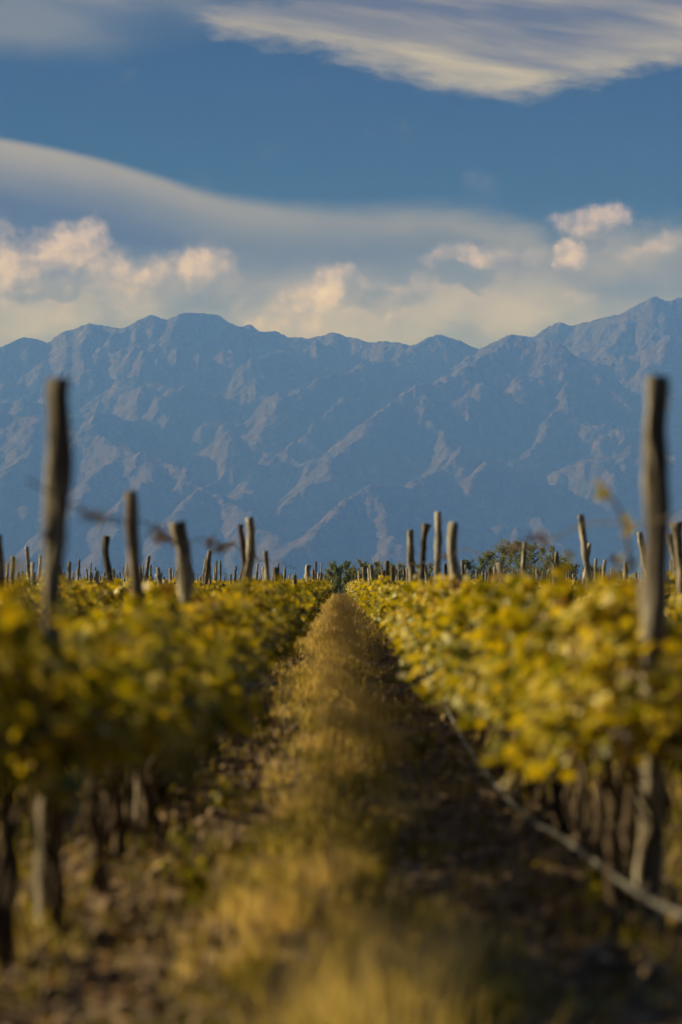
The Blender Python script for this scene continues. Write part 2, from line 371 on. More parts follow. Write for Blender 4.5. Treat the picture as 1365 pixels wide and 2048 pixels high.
# ------------------------------------------------------------------ mountains
def build_mountains():
    cs = 24.0
    gx = np.arange(-5700, 5700, cs); gy = np.arange(14500, 27000, cs)
    nx, ny = len(gx), len(gy)
    X, Y = np.meshgrid(gx, gy)
    def W(p): px, py, d = p; d = 17.3 + (d-17)*0.72; d *= 1000; return np.array([(px-679)/F*d, d, (1160-py)/F*d])
    sky_l = [(-260, 640), (-160, 690), (-80, 700), (0, 693), (45, 672), (95, 682), (130, 660), (180, 645), (240, 655), (262, 647), (300, 627), (335, 637), (365, 624), (405, 624), (440, 630), (476, 652), (500, 647), (520, 662), (550, 660), (575, 672), (625, 674), (670, 663), (735, 682), (790, 682), (825, 690), (875, 665), (920, 680), (958, 697), (1020, 667), (1070, 672), (1095, 652), (1120, 642), (1145, 650), (1180, 640), (1245, 625), (1280, 605), (1310, 590), (1340, 601), (1365, 590), (1420, 600), (1500, 595), (1620, 620)]
    ridges = []
    ridges.append(([(x, y, 27.6 + 0.5*math.sin(x*0.013)) for x, y in sky_l if not 960 < x < 1075], 0.62))
    R = lambda pts, s=0.62: ridges.append((pts, s))
    R([(950, 705, 25.9), (985, 680, 25.4), (1020, 667, 25), (1070, 672, 24.8), (1125, 682, 24.6), (1160, 715, 24.4), (1190, 742, 24.2), (1240, 790, 23.8), (1290, 850, 23.3), (1330, 930, 22.5)], 0.66)
    R([(1020, 667, 25), (960, 705, 24.5), (900, 755, 24), (830, 765, 23.5), (790, 800, 23.1), (740, 845, 22.5), (690, 900, 22), (640, 955, 21), (560, 1025, 20), (510, 1080, 19), (470, 1120, 18)], 0.68)
    R([(830, 765, 23.5), (850, 830, 22.8), (905, 925, 21.6), (960, 960, 21), (1010, 990, 20.6), (1090, 1050, 19.6), (1130, 1090, 18.9)], 0.66)
    R([(905, 925, 21.6), (860, 950, 20.6), (800, 972, 19.8), (735, 978, 19), (690, 1010, 18.4), (640, 1050, 17.8), (560, 1110, 17)], 0.62)
    R([(735, 978, 19), (770, 1030, 18.1), (830, 1100, 17.2)], 0.6)
    R([(1050, 690, 24.7), (1040, 770, 24.1), (1090, 850, 23.2), (1110, 910, 22.6), (1170, 985, 21.4), (1200, 1060, 20.2)], 0.72)
    R([(985, 690, 25.2), (970, 780, 24.0), (985, 850, 23.4), (1010, 900, 22.8)], 0.75)
    R([(790, 682, 27.4), (755, 720, 26.2), (720, 737, 25.2), (640, 762, 24.6), (560, 795, 24), (540, 830, 23.6)], 0.66)
    R([(720, 737, 25.2), (690, 800, 24.2), (610, 870, 23.2), (560, 935, 22.3), (510, 985, 21.4), (485, 1030, 20.6)], 0.7)
    R([(625, 674, 27.4), (560, 700, 26.6), (500, 720, 25.9)], 0.6)
    R([(365, 624, 27.3), (330, 690, 26.6), (300, 760, 25.9), (280, 830, 25.1)], 0.6)
    R([(180, 645, 27.4), (170, 730, 26.2), (100, 790, 25.2), (30, 830, 24.2), (-60, 880, 23.4)], 0.62)
    R([(262, 647, 27.3), (250, 740, 26.1), (240, 800, 25.3)], 0.6)
    R([(380, 815, 24.6), (398, 880, 23.9), (410, 960, 22.9), (430, 985, 22.4)], 0.85)
    R([(280, 830, 25.1), (380, 815, 24.6)], 0.7)
    R([(-120, 800, 23.6), (0, 822, 23), (80, 838, 22.6), (150, 858, 22.2), (230, 885, 21.6), (310, 912, 21), (420, 968, 20.2), (500, 1025, 19.2), (560, 1075, 18.3)], 0.64)
    R([(80, 838, 22.6), (60, 900, 21.7), (10, 950, 21), (-60, 1000, 20.2)], 0.7)
    R([(230, 885, 21.6), (200, 935, 20.8), (160, 990, 20), (110, 1050, 19), (60, 1110, 18)], 0.7)
    R([(310, 912, 21), (270, 980, 19.9), (230, 1050, 18.8), (200, 1110, 17.8)], 0.66)
    R([(420, 968, 20.2), (350, 1040, 18.9), (320, 1090, 18)], 0.6)
    R([(1310, 590, 27.6), (1290, 690, 26.2), (1300, 760, 25.2), (1260, 810, 24.5), (1220, 880, 23.4), (1185, 960, 22.4)], 0.7)
    R([(1245, 625, 27.4), (1220, 700, 26.4), (1180, 730, 25.6)], 0.62)
    R([(1420, 760, 25.2), (1365, 850, 24), (1330, 900, 23), (1290, 990, 21.6), (1260, 1060, 20.4)], 0.7)
    R([(1500, 850, 23.5), (1420, 960, 21.8), (1365, 1020, 20.6), (1330, 1080, 19.4)], 0.66)
    wx_ = 260*fbm(X/1900, Y/1900, 4, 21); wy_ = 260*fbm(X/1900, Y/1900, 4, 31)
    Xw, Yw = X + wx_, Y + wy_
    H = np.full(X.shape, -900.0); NZ = fbm(X/800+5, Y/800, 3, 41)
    mr = np.random.default_rng(5)
    def crook(p, amp):
        for _ in range(3):
            q = [p[0]]
            for a, b in zip(p[:-1], p[1:]):
                d_ = b[:2]-a[:2]; L = np.hypot(*d_); m_ = (a+b)/2
                if L > 150: m_ = m_ + np.array([-d_[1], d_[0], 0])*mr.normal(0, amp) + np.array([0, 0, mr.normal(0, 0.012)*L])
                q += [m_, b]
            p = q
        return p
    lines = []
    for ri, (pts, s) in enumerate(ridges):
        p = crook([W(q) for q in pts], 0.05 if ri < 2 else 0.11); lines.append((p, 1.40*s))
        L = 0; nxt = mr.uniform(200, 500); sg = 1
        for a, b in zip(p[:-1], p[1:]):
            L += np.hypot(*(b-a)[:2])
            if L > nxt and 300 < b[2]:
                d_ = (b-a)[:2]/(np.hypot(*(b-a)[:2])+1e-6)
                for sgn in ((1, -1) if mr.random() < 0.4 else (sg,)):
                    n_ = np.array([-d_[1], d_[0]])*sgn + d_*mr.normal(0.25, 0.3)*(1 if b[2] < a[2] else -1); n_ /= np.hypot(*n_)
                    ln = mr.uniform(0.35, 0.9)*min(b[2], 1500)/0.75; fall = mr.uniform(0.58, 0.72)
                    q = [b + np.array([0, 0, -25.])]; cur = b.copy()
                    for k_ in range(3): cur = cur + np.array([n_[0]*ln/3, n_[1]*ln/3, -fall*ln/3]); n_ = n_ + mr.normal(0, 0.2, 2); n_ /= np.hypot(*n_); q.append(cur.copy())
                    lines.append((crook(q, 0.12)[::2], 1.5*s))
                sg = -sg; nxt = L + mr.uniform(500, 1200)
    for p, s in lines:
        for a, b in zip(p[:-1], p[1:]):
            zt = max(a[2], b[2]); rad_ = min(3200, (zt+300)/(s*0.62) + 200)
            i0, i1 = np.searchsorted(gx, [min(a[0], b[0])-rad_, max(a[0], b[0])+rad_]); j0, j1 = np.searchsorted(gy, [min(a[1], b[1])-rad_, max(a[1], b[1])+rad_])
            if i0 >= i1 or j0 >= j1: continue
            w_ = (slice(j0, j1), slice(i0, i1)); Xs, Ys = X[w_], Y[w_]
            ab = b[:2]-a[:2]; L2 = (ab**2).sum()+1e-6
            t = np.clip(((Xs-a[0])*ab[0] + (Ys-a[1])*ab[1])/L2, 0, 1)
            d = np.hypot(Xs - (a[0]+t*ab[0]), Ys - (a[1]+t*ab[1]))
            dw = d*(1 + 0.35*np.minimum(d/600, 1)*NZ[w_])
            H[w_] = np.maximum(H[w_], a[2] + t*(b[2]-a[2]) - s*dw + 0.00013*np.minimum(dw, 2600)**2)
    H += 30*rfbm(X/800, Y/800, 4, 51, 0.5) * np.clip((H+300)/800, 0.1, 1)
    base = -30 + 0*X
    H = np.maximum(H, base + 14*fbm(X/500, Y/500, 3, 5))
    # river erosion, so that the faces break up into branching gullies
    idx = np.arange(nx*ny).reshape(ny, nx); nb = [(-1, -1), (-1, 0), (-1, 1), (0, -1), (0, 1), (1, -1), (1, 0), (1, 1)]
    for it in range(34):
        best = np.zeros_like(H); rec = idx.copy()
        for (a, b) in nb:
            ds = cs*math.hypot(a, b)
            sh = np.full_like(H, 1e9); shi = idx.copy()
            s0 = slice(max(0, -a), ny-max(0, a)); t0 = slice(max(0, a), ny-max(0, -a))
            s1 = slice(max(0, -b), nx-max(0, b)); t1 = slice(max(0, b), nx-max(0, -b))
            sh[s0, s1] = H[t0, t1]; shi[s0, s1] = idx[t0, t1]
            sl_ = (H-sh)/ds; mk = sl_ > best
            best[mk] = sl_[mk]; rec[mk] = shi[mk]
        r = rec.ravel(); own = idx.ravel()
        dep = (r != own).astype(np.int32); rr = r.copy()
        for _ in range(12): dep = dep + dep[rr]; rr = rr[rr]
        order = np.argsort(dep, kind='stable'); ds_ = dep[order]; mxd = ds_[-1]
        cuts = np.searchsorted(ds_, np.arange(mxd+2))
        A = np.ones(nx*ny)
        for lv in range(mxd, 0, -1):
            o_ = order[cuts[lv]:cuts[lv+1]]; np.add.at(A, r[o_], A[o_])
        h = H.ravel().copy(); K = 0.021*np.sqrt(A)*0.6
        for lv in range(1, mxd+1):
            o_ = order[cuts[lv]:cuts[lv+1]]; h[o_] = (h[o_] + K[o_]*h[r[o_]])/(1+K[o_])
        H = h.reshape(ny, nx)
        Hp = np.pad(H, 1, mode='edge'); lap = Hp[:-2, 1:-1]+Hp[2:, 1:-1]+Hp[1:-1, :-2]+Hp[1:-1, 2:]-4*H
        H = H + 0.035*lap
    # finer grid
    def up(Z):
        Z2 = np.empty((2*ny-1, nx)); Z2[::2] = Z; Z2[1::2] = (Z[1:]+Z[:-1])/2
        Z3 = np.empty((2*ny-1, 2*nx-1)); Z3[:, ::2] = Z2; Z3[:, 1::2] = (Z2[:, 1:]+Z2[:, :-1])/2
        return Z3
    H = up(H); gx2 = np.linspace(gx[0], gx[-1], 2*nx-1); gy2 = np.linspace(gy[0], gy[-1], 2*ny-1)
    X, Y = np.meshgrid(gx2, gy2)
    H += (24*rfbm(X/230, Y/230, 4, 61, 0.6) - 12) * np.clip((H+50)/500, 0, 1)
    # bring the crest to the crest of the range
    tx = np.array([p[0] for p in sky_l]); ty = np.array([p[1] for p in sky_l])
    for it in range(3):
        PX = X/Y*F + 679; PV = H/Y*F
        bins = np.arange(-300, 1660, 3.0); bi = np.clip(((PX+300)/3).astype(int), 0, len(bins)-1)
        mx = np.zeros(len(bins)); np.maximum.at(mx, bi.ravel(), PV.ravel())
        mx = np.maximum(mx, 1)
        tgt = 1160 - np.interp(bins+1.5, tx, ty) + 2.2*fbm(bins/26, bins*0, 3, 77)
        ratio = np.clip(tgt/mx, 0.8, 1.3); ratio = np.convolve(np.pad(ratio, 3, mode='edge'), np.ones(7)/7 if it < 2 else [0, 0, .25, .5, .25, 0, 0], 'valid')
        rr = np.interp(PX, bins+1.5, ratio); rel = PV/np.interp(PX, bins+1.5, mx)
        wgt = np.clip((rel-0.55)/0.35, 0, 1); wgt = wgt*wgt*(3-2*wgt)
        H = H*(1 + (rr-1)*wgt)
    H[:, 0] = H[:, -1] = -60; H[0] = -60; H[-1] = -60
    V_ = np.stack([X, Y, H-1.9], -1); global PEAK; PEAK = float(H.max())
    return mesh('mountains', V_, gridfaces(*X.shape), ROCK, True)
tag(obj('mountains', build_mountains()), kind='structure')

# ------------------------------------------------------------------ haze
HAZE, k, o = newmat('haze')
v = k.n('ShaderNodeVolumePrincipled'); v.inputs['Color'].default_value = (0.083, 0.198, 0.99, 1); v.inputs['Absorption Color'].default_value = (1, 1, 1, 1)
v.inputs['Density'].default_value = 9.4e-5; v.inputs['Anisotropy'].default_value = 0.0
k.L.new(v.outputs[0], o.inputs['Volume']); HAZE.cycles.volume_sampling = 'DISTANCE'; HAZE.cycles.homogeneous_volume = True
bx0, bx1, by0, by1, bz0, bz1 = -17000, 17000, -900, 33500, -70, PEAK + 20
hv = [(x, y, z) for z in (bz0, bz1) for y in (by0, by1) for x in (bx0, bx1)]
hf = [(0, 2, 3, 1), (4, 5, 7, 6), (0, 1, 5, 4), (2, 6, 7, 3), (0, 4, 6, 2), (1, 3, 7, 5)]
tag(obj('haze', mesh('haze', hv, np.array(hf), HAZE)), kind='stuff')

# ------------------------------------------------------------------ leaves templates
def leaf_hi():
    a = np.array([-90, -50, -20, 15, 40, 65, 90, 115, 140, 165, 200, 230])*math.pi/180
    r = np.array([0.25, 0.8, 0.62, 0.95, 0.66, 0.78, 1.05, 0.78, 0.66, 0.95, 0.62, 0.8])
    v = np.stack([r*np.cos(a), r*np.sin(a), -0.22*r*r + 0.10*np.sin(a*3)], -1)
    v = np.vstack([v, [[0, 0, 0.05]]]); n = 12
    return v, np.array([[i, (i+1) % n, n] for i in range(n)])
def leaf_mid():
    a = np.array([-90, -30, 30, 90, 150, 210])*math.pi/180; r = np.array([0.4, 0.85, 0.8, 1.05, 0.8, 0.85])
    v = np.stack([r*np.cos(a), r*np.sin(a), -0.25*r*r], -1); v = np.vstack([v, [[0, 0, 0.08]]])
    return v, np.array([[i, (i+1) % 6, 6] for i in range(6)])
def leaf_lo():
    v = np.array([[0, -0.8, 0], [0.85, 0, -0.15], [0, 1, 0], [-0.85, 0, -0.15]]); return v, np.array([[0, 1, 2], [0, 2, 3]])
LT = {'hi': leaf_hi(), 'mid': leaf_mid(), 'lo': leaf_lo()}

def vine_shoots(r, n_sh, n_long=5):
    """shoot polylines springing from the cordon"""
    S = []
    for i in range(n_sh):
        y0 = r.uniform(-0.6, 0.6); side = r.choice([-1, 1]); ang = r.normal(0, 0.75); L = r.uniform(0.35, 0.75)
        p = np.array([r.normal(0, 0.03), y0, 0.80 + r.uniform(-0.05, 0.1)])
        d = np.array([math.sin(ang), r.normal(0, 0.35), max(0.25, math.cos(ang))]); d /= np.linalg.norm(d)
        pts = [p.copy()]; n = 9
        droop = r.uniform(0.10, 0.30)
        for j in range(n):
            p = p + d*L/n; pts.append(p.copy()); d = d + np.array([0.05*np.sign(d[0]), r.normal(0, 0.06), -droop*(0.5+abs(d[0]))]); d /= np.linalg.norm(d)
        S.append(np.array(pts))
    for i in range(n_long):
        p = np.array([r.normal(0, 0.16), r.uniform(-0.6, 0.6), 0.98]); d = np.array([r.normal(0, 0.25), r.normal(0, 0.3), 1.0]); pts = [p.copy()]; L = r.uniform(0.18, 0.46)
        for j in range(9): d = d/np.linalg.norm(d); p = p + d*L/9; pts.append(p.copy()); d = d + np.array([r.normal(0, 0.12), r.normal(0, 0.12), -0.04])
        S.append(np.array(pts))
    return S
def vine_leaves(r, shoots, per, lod, size):
    pos = []; tilt = []
    for si, s in enumerate(shoots):
        t = r.uniform(0.05, 1, per)*(len(s)-1); i = np.minimum(t.astype(int), len(s)-2); f = (t-i)[:, None]
        p = s[i]*(1-f) + s[i+1]*f + r.normal(0, 0.055 if si < len(shoots)-5 else 0.03, (per, 3)); pos.append(p)
    pos = np.vstack(pos)
    lo_ = pos[:, 2] < 0.68; pos[lo_, 2] = 0.68 + r.random(lo_.sum())**2*0.3 ; top_ = 1.33 + 0.05*np.sin(pos[:, 1]*5 + r.uniform(0, 6)); hi = (pos[:, 2] > top_) & (np.arange(len(pos)) < (len(shoots)-5)*per); pos[hi, 2] = top_[hi] - r.random(hi.sum())*0.35
    n = len(pos)
    ax = r.normal(0.2, 0.75, n); ay = np.sign(pos[:, 0])*r.uniform(0.1, 1.3, n) + r.normal(0, 0.35, n); az_ = r.uniform(0, 6.28, n)
    M = euler_mats(ax*0.8, ay, az_*0)           # tilt outward
    Z = euler_mats(np.zeros(n), np.zeros(n), az_); M = M @ Z
    tv, tf = LT[lod]; sz = size*r.uniform(0.5, 1.45, n)
    V_, Fc = scatter(tv, tf, pos, sz, M)
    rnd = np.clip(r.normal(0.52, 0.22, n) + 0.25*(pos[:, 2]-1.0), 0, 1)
    return V_, Fc, np.repeat(rnd, len(tf))
def vine_wood(r, seg=7, simple=False):
    b = MB()
    nst = r.integers(1, 3) if simple else r.integers(3, 5)
    for s in range(nst):
        y0 = r.uniform(-0.35, 0.35); n = 5 if simple else 12; zz = np.linspace(-0.06, 0.84, n)
        wig = np.cumsum(r.normal(0, 0.02 if not simple else 0.03, (n, 2)), axis=0)
        spread = r.uniform(-0.4, 0.4)
        pts = np.stack([wig[:, 0], y0 + wig[:, 1] + spread*(zz/0.84)**2, zz], -1)
        rad = r.uniform(0.014, 0.028)*np.linspace(1.25, 0.7, n)
        V_, q, t = tube(pts, rad, seg, 0.0 if simple else 0.45, int(r.integers(1, 99)), freq=9); b.add(V_, q, t)
        if not simple:
            for sg in (-1, 1):
                n2 = 7; yy = np.linspace(0, 0.55*sg, n2); p2 = np.stack([pts[-1, 0]+np.cumsum(r.normal(0, 0.012, n2)), pts[-1, 1]+yy, pts[-1, 2]-0.02+0.05*np.sin(np.linspace(0, 2, n2))+np.cumsum(r.normal(0, 0.01, n2))], -1)
                V_, q, t = tube(p2, np.linspace(0.02, 0.01, n2), 6, 0.3, 5); b.add(V_, q, t)
    return b
def shoot_wood(shoots):
    b = MB()
    for s in shoots:
        V_, q, t = tube(s, np.linspace(0.005, 0.0022, len(s)), 4, cap=False); b.add(V_, q, t)
    return b
CANE = plain_mat('young_cane', (0.20, 0.12, 0.05), 0.6)
variants = {}
for lod, nv, nsh, per, size, sd_ in (('hi', 7, 40, 24, 0.047, 100), ('mid', 6, 32, 15, 0.058, 200), ('lo', 5, 20, 10, 0.085, 300)):
    L_ = []
    for i in range(nv):
        r = np.random.default_rng(sd_ + i); sh = vine_shoots(r, nsh)
        V_, Fc, a = vine_leaves(r, sh, per, lod, size)
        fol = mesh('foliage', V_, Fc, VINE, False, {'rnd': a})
        trk = vine_wood(r, 8 if lod == 'hi' else 5, lod == 'lo').build('trunk', BARK)
        cn = shoot_wood(sh).build('cane', CANE) if lod == 'hi' else None
        L_.append((fol, trk, cn, (V_, Fc, a)))
    variants[lod] = L_

def row_x(k_): return math.copysign((1.2 if k_ > 0 else 1.09) + 2.3*(abs(k_)-1), k_)
ORD = ['first', 'second', 'third', 'fourth', 'fifth', 'sixth', 'seventh', 'eighth', 'ninth', 'tenth', 'eleventh', 'twelfth', 'thirteenth', 'fourteenth', 'fifteenth', 'sixteenth', 'seventeenth', 'eighteenth', 'nineteenth', 'twentieth', 'twenty-first', 'twenty-second', 'twenty-third', 'twenty-fourth', 'twenty-fifth']
def rowname(k_):
    s = 'left' if k_ < 0 else 'right'
    return f"row directly {s} of the lane" if abs(k_) == 1 else f"{ORD[abs(k_)-1]} row {s} of the lane"
spots = []
for k_ in [q for q in range(-13, 14) if q]:
    x = row_x(k_); y = (9.6 if k_ == 1 else 8.3 if k_ == -1 else 7.5 + random.uniform(0, 0.5)); i = 0
    while y < 190:
        if abs(x) - 0.6 < 0.142*y + 1.0:
            seen = abs(x) - 0.5 < 0.141*y
            sc_ = (1.0 if abs(k_) == 1 else 0.32 if abs(k_) == 2 else 0.2)/y**2 if seen else 0
            spots.append([sc_, k_, x + random.gauss(0, 0.03), y, seen])
        y += 1.12 + random.gauss(0, 0.05)
spots.sort(key=lambda s: -s[0])
single, rest = spots[:296], spots[296:]
single.sort(key=lambda s: (abs(s[1]), s[1], s[3]))
cnt = {}
for (sc_, k_, x, y, seen) in single:
    lod = 'hi' if y < 34 else 'mid'
    fol, trk, cn, _ = random.choice(variants[lod])
    e = obj('grapevine', None, None, (x, y, float(ground_z(np.array(x), np.array(y)))), random.choice([0, math.pi]) + random.gauss(0, 0.06))
    e.empty_display_size = 0.2
    s_ = random.uniform(0.88, 1.07); s_ *= 0.90 if (k_ == -1 and y < 27) else 0.95 if (k_ == 1 and 15 < y < 36) else 0.97
    e.scale = (random.uniform(0.92, 1.12), 1.05, s_)
    cnt[k_] = cnt.get(k_, 0) + 1; i = cnt[k_]
    if i <= 20: lab = f"{ORD[i-1]} grapevine from the camera in the {rowname(k_)}"
    else:
        band = int(y//12)
        lab = f"yellowing grapevine about {band*12 + 6} metres down the {rowname(k_)}"
    tag(e, lab, 'grapevine', 'grapevines trained in rows')
    obj('foliage', fol, e); obj('trunk', trk, e)
    if cn: obj('cane', cn, e)
b = []; q = []; a_ = []; n0 = 0; bt = MB()
for (sc_, k_, x, y, seen) in rest:
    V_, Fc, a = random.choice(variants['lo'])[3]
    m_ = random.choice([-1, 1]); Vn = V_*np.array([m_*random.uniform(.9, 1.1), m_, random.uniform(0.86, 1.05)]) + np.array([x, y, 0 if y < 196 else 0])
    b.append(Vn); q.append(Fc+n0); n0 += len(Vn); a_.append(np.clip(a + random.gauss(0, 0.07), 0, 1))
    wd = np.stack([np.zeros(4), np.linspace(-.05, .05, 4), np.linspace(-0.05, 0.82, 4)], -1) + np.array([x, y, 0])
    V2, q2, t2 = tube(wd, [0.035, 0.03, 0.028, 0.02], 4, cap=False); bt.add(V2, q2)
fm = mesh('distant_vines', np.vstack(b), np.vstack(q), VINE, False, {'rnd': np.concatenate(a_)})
dv = tag(obj('distant_vines', fm), 'mass of yellow vine rows filling the vineyard far from the camera', 'vine rows', kind='stuff')
obj('trunk', bt.build('trunk', BARK), dv)['kind'] = 'stuff'

# a tall leafy shoot rising from the near right row
def wild_shoot(pts, leaves, size, name='leafy_shoot'):
    pts = np.array(pts); bb = MB(); V_, q_, t_ = tube(pts, np.linspace(0.010, 0.004, len(pts)), 5); bb.add(V_, q_, t_)
    return bb, pts
fp = [at(1262, 1150, 10.6), at(1258, 1100, 10.6), at(1250, 1050, 10.6), at(1235, 1010, 10.55), at(1215, 985, 10.5), at(1200, 965, 10.5)]
bb, pp = wild_shoot(fp, 0, 0)
org = Vector(pp[0]); sh_o = obj('vine_shoot', bb.build('vine_shoot', CANE))
tag(sh_o, 'thin upright leafy shoot sticking up above the vines beside the near right post', 'vine shoot')
lp = np.array([at(1200, 968, 10.5), at(1212, 985, 10.5), at(1248, 1042, 10.6), at(1258, 1060, 10.62), at(1240, 1115, 10.6), at(1262, 1128, 10.6), at(1205, 990, 10.5)])
M = euler_mats(rng.normal(1.0, 0.4, 7), rng.normal(0, 0.5, 7), rng.uniform(0, 6, 7))
for i_ in range(7):
    V_, Fc = scatter(*LT['hi'], lp[i_:i_+1], rng.uniform(0.028, 0.048, 1), M[i_:i_+1])
    obj('leaf', mesh('leaf', V_, Fc, VINE, False, {'rnd': np.repeat(rng.uniform(0.3, 0.85), 12)}), sh_o)

# ------------------------------------------------------------------ posts
def post_mesh(cl, rad, seed, flare=0.0, seg=14, rough=0.5):
    """cl: centre line (x, z) from base to top"""
    cl = np.array(cl, float); n = 34
    t = np.linspace(0, 1, n); tz = np.linspace(0, 1, len(cl))
    L = np.cumsum(np.r_[0, np.hypot(*np.diff(cl, axis=0).T)]); L /= L[-1]
    x = np.interp(t, L, cl[:, 0]); z = np.interp(t, L, cl[:, 1])
    for _ in range(3): x[1:-1] = (x[:-2]+x[1:-1]*2+x[2:])/4
    r = np.random.default_rng(seed); wob = np.cumsum(r.normal(0, 0.0025, (n, 2)), axis=0)
    pts = np.stack([x + wob[:, 0], wob[:, 1], z], -1)
    rr = rad*(1.08 - 0.16*t) * (1 + 0.10*fbm(t*5 + seed, t*0+1.3, 3, seed))
    if flare: rr = rr*(1 + flare*np.clip((t-0.95)/0.05, 0, 1))
    V_, q_, t_ = tube(pts, rr, seg, rough, seed, freq=2.2)
    b_ = MB(); b_.add(V_, q_, t_)
    # saw-cut end and a knot stub
    return b_
# (row, px top, py top, [intermediate px,py], distance, width px, label)
custom = [
 (-1, [(125, 757), (122, 900), (108, 1150)], 9.5, 46, 'tall thick weathered post near the camera, left edge of the lane'),
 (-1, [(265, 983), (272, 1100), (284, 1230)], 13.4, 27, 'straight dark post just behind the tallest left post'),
 (-1, [(358, 1045), (366, 1085), (378, 1130), (379, 1250)], 17.8, 31, 'grey post with a kinked head leaning left, in the left row'),
 (-1, [(501, 1035), (504, 1090), (500, 1130), (489, 1190)], 29.2, 16, 'curved forked-looking post of a close pair, the taller one'),
 (-1, [(484, 1049), (489, 1090), (496, 1130), (494, 1190)], 29.8, 12, 'shorter dark post of the close pair in the left row'),
 (-2, [(216, 1072), (213, 1100), (220, 1130), (226, 1180)], 36.5, 13, 'crooked dark post in the second row on the left'),
 (-1, [(535, 1102), (537, 1130), (539, 1175)], 37.5, 11, 'slim pale post beside the close pair of posts'),
 (-1, [(555, 1135), (556, 1175)], 43.5, 12, 'short blunt dark post right of the slim pale post'),
 (-1, [(589, 1150), (592, 1215)], 60, 8.5, 'short pale post standing out low in the left row'),
 (-1, [(599, 1166), (600, 1215)], 66, 6.5, 'thin low post close against the short pale post'),
 (-1, [(616, 1130), (613, 1155), (617, 1185)], 84, 10, 'tall rough pale post near the far end of the left row'),
 (-1, [(627, 1139), (628, 1175)], 104, 6, 'upright slim post near the far end, left row'),
 (-1, [(638, 1146), (637, 1170)], 132, 6, 'paired short post at the far end of left row'),
 (-1, [(642, 1147), (640, 1170)], 140, 5, 'last dark post at the far end of left row'),
 (-2, [(319, 1147), (325, 1165), (328, 1200)], 45.5, 10, 'knobbly pale post in the second left row'),
 (-2, [(330, 1160), (331, 1200)], 47.5, 8, 'low stub of a post against the knobbly pale post'),
 (-3, [(341, 1137), (343, 1165)], 81, 6.5, 'thin pale post standing in the third left row'),
 (-3, [(120, 1130), (122, 1165)], 49, 8, 'leafy topped post in the third left row'),
 (-2, [(-1, 1070), (2, 1120), (2, 1170)], 24.5, 14, 'dark post cut by the left border of the picture'),
 (1, [(1309, 752), (1303, 900), (1309, 1060), (1305, 1250), (1300, 1500)], 9.5, 48, 'tall thick weathered post near the camera, right side of the lane'),
 (2, [(1352, 1045), (1358, 1075), (1362, 1190)], 25.5, 16, 'hook-headed post at the right border of the picture'),
 (2, [(1344, 1068), (1352, 1120), (1357, 1190)], 26.2, 11, 'thin post leaning against the hook-headed post'),
 (1, [(907, 1045), (899, 1085), (905, 1130), (917, 1200)], 25.5, 19, 'thick bowed post in the right row'),
 (1, [(875, 1024), (875, 1100), (872, 1170)], 30.2, 12, 'tallest slim straight post of the right row cluster'),
 (1, [(853, 1048), (848, 1065), (846, 1110), (844, 1160)], 34.5, 12, 'dark post with a flared flat head, right row'),
 (1, [(821, 1060), (822, 1110), (823, 1160)], 41, 15, 'straight milled greenish grey post, right row'),
 (2, [(1160, 1030), (1168, 1080), (1178, 1150)], 34.6, 12, 'lone slanting post in the second row on the right'),
 (2, [(1049, 1085), (1047, 1120), (1046, 1170)], 46, 9, 'pale post with leaves at its head in front of the trees'),
 (2, [(998, 1125), (1003, 1150), (1007, 1195)], 52, 12, 'leaning pale post in the second row on the right'),
 (2, [(979, 1135), (977, 1190)], 56, 8, 'thin dark post left of the leaning pale post'),
 (2, [(925, 1120), (928, 1160)], 68, 8, 'brown post at the left foot of the trees'),
 (2, [(890, 1127), (893, 1165)], 79, 7, 'dark straight post right of the thick bowed post'),
 (1, [(775, 1122), (776, 1175)], 60, 7.5, 'dark post where the right row narrows'),
 (1, [(785, 1132), (786, 1175)], 55, 8.5, 'short pale post close beside a dark one in right row'),
 (1, [(769, 1141), (769, 1180)], 64, 10, 'broad low dark post where the right row narrows'),
 (1, [(742, 1130), (745, 1170)], 92, 8, 'leaning grey post near the far end of right row'),
 (1, [(738, 1136), (740, 1170)], 97, 6, 'thin grey post leaning on another near far right row end'),
 (1, [(728, 1135), (729, 1165)], 118, 6, 'thin straight post near far end of right row'),
 (1, [(719, 1143), (720, 1165)], 142, 5, 'small post at the far end of right row'),
 (2, [(1107, 1128), (1109, 1170)], 40, 8, 'short post right of the trees in the second right row'),
]
taken = []
for si, (k_, pts, d, wpx, lab) in enumerate(custom):
    W_ = [at(px, py, d) for px, py in pts]; bx = W_[-1][0]
    gz = float(ground_z(np.array(bx), np.array(d)))
    slope_ = (W_[-1][0]-W_[0][0])/(W_[0][2]-W_[-1][2])
    zb = W_[-1][2] - gz; basex = bx + 0.15*slope_*zb
    cl = [(0, -0.15)] + [(p[0]-basex, p[2]-gz) for p in W_[::-1]]
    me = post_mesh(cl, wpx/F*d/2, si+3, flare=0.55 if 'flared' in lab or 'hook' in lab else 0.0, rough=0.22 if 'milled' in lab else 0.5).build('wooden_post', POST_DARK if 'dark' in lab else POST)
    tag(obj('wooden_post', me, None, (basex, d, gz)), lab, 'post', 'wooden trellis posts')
    taken.append((k_, d))
pv = []
for i in range(12):
    r = np.random.default_rng(500+i); h_ = r.uniform(1.58, 2.15); bend = r.normal(0, 0.05); 
    cl = [(0, -0.15), (bend*0.3, h_*0.4), (bend + r.normal(0, 0.03), h_*0.75), (bend*0.6 + r.normal(0, 0.04), h_)]
    pv.append(post_mesh(cl, r.uniform(0.035, 0.055), 40+i, seg=9, rough=0.45).build('wooden_post', POST))
gen = []
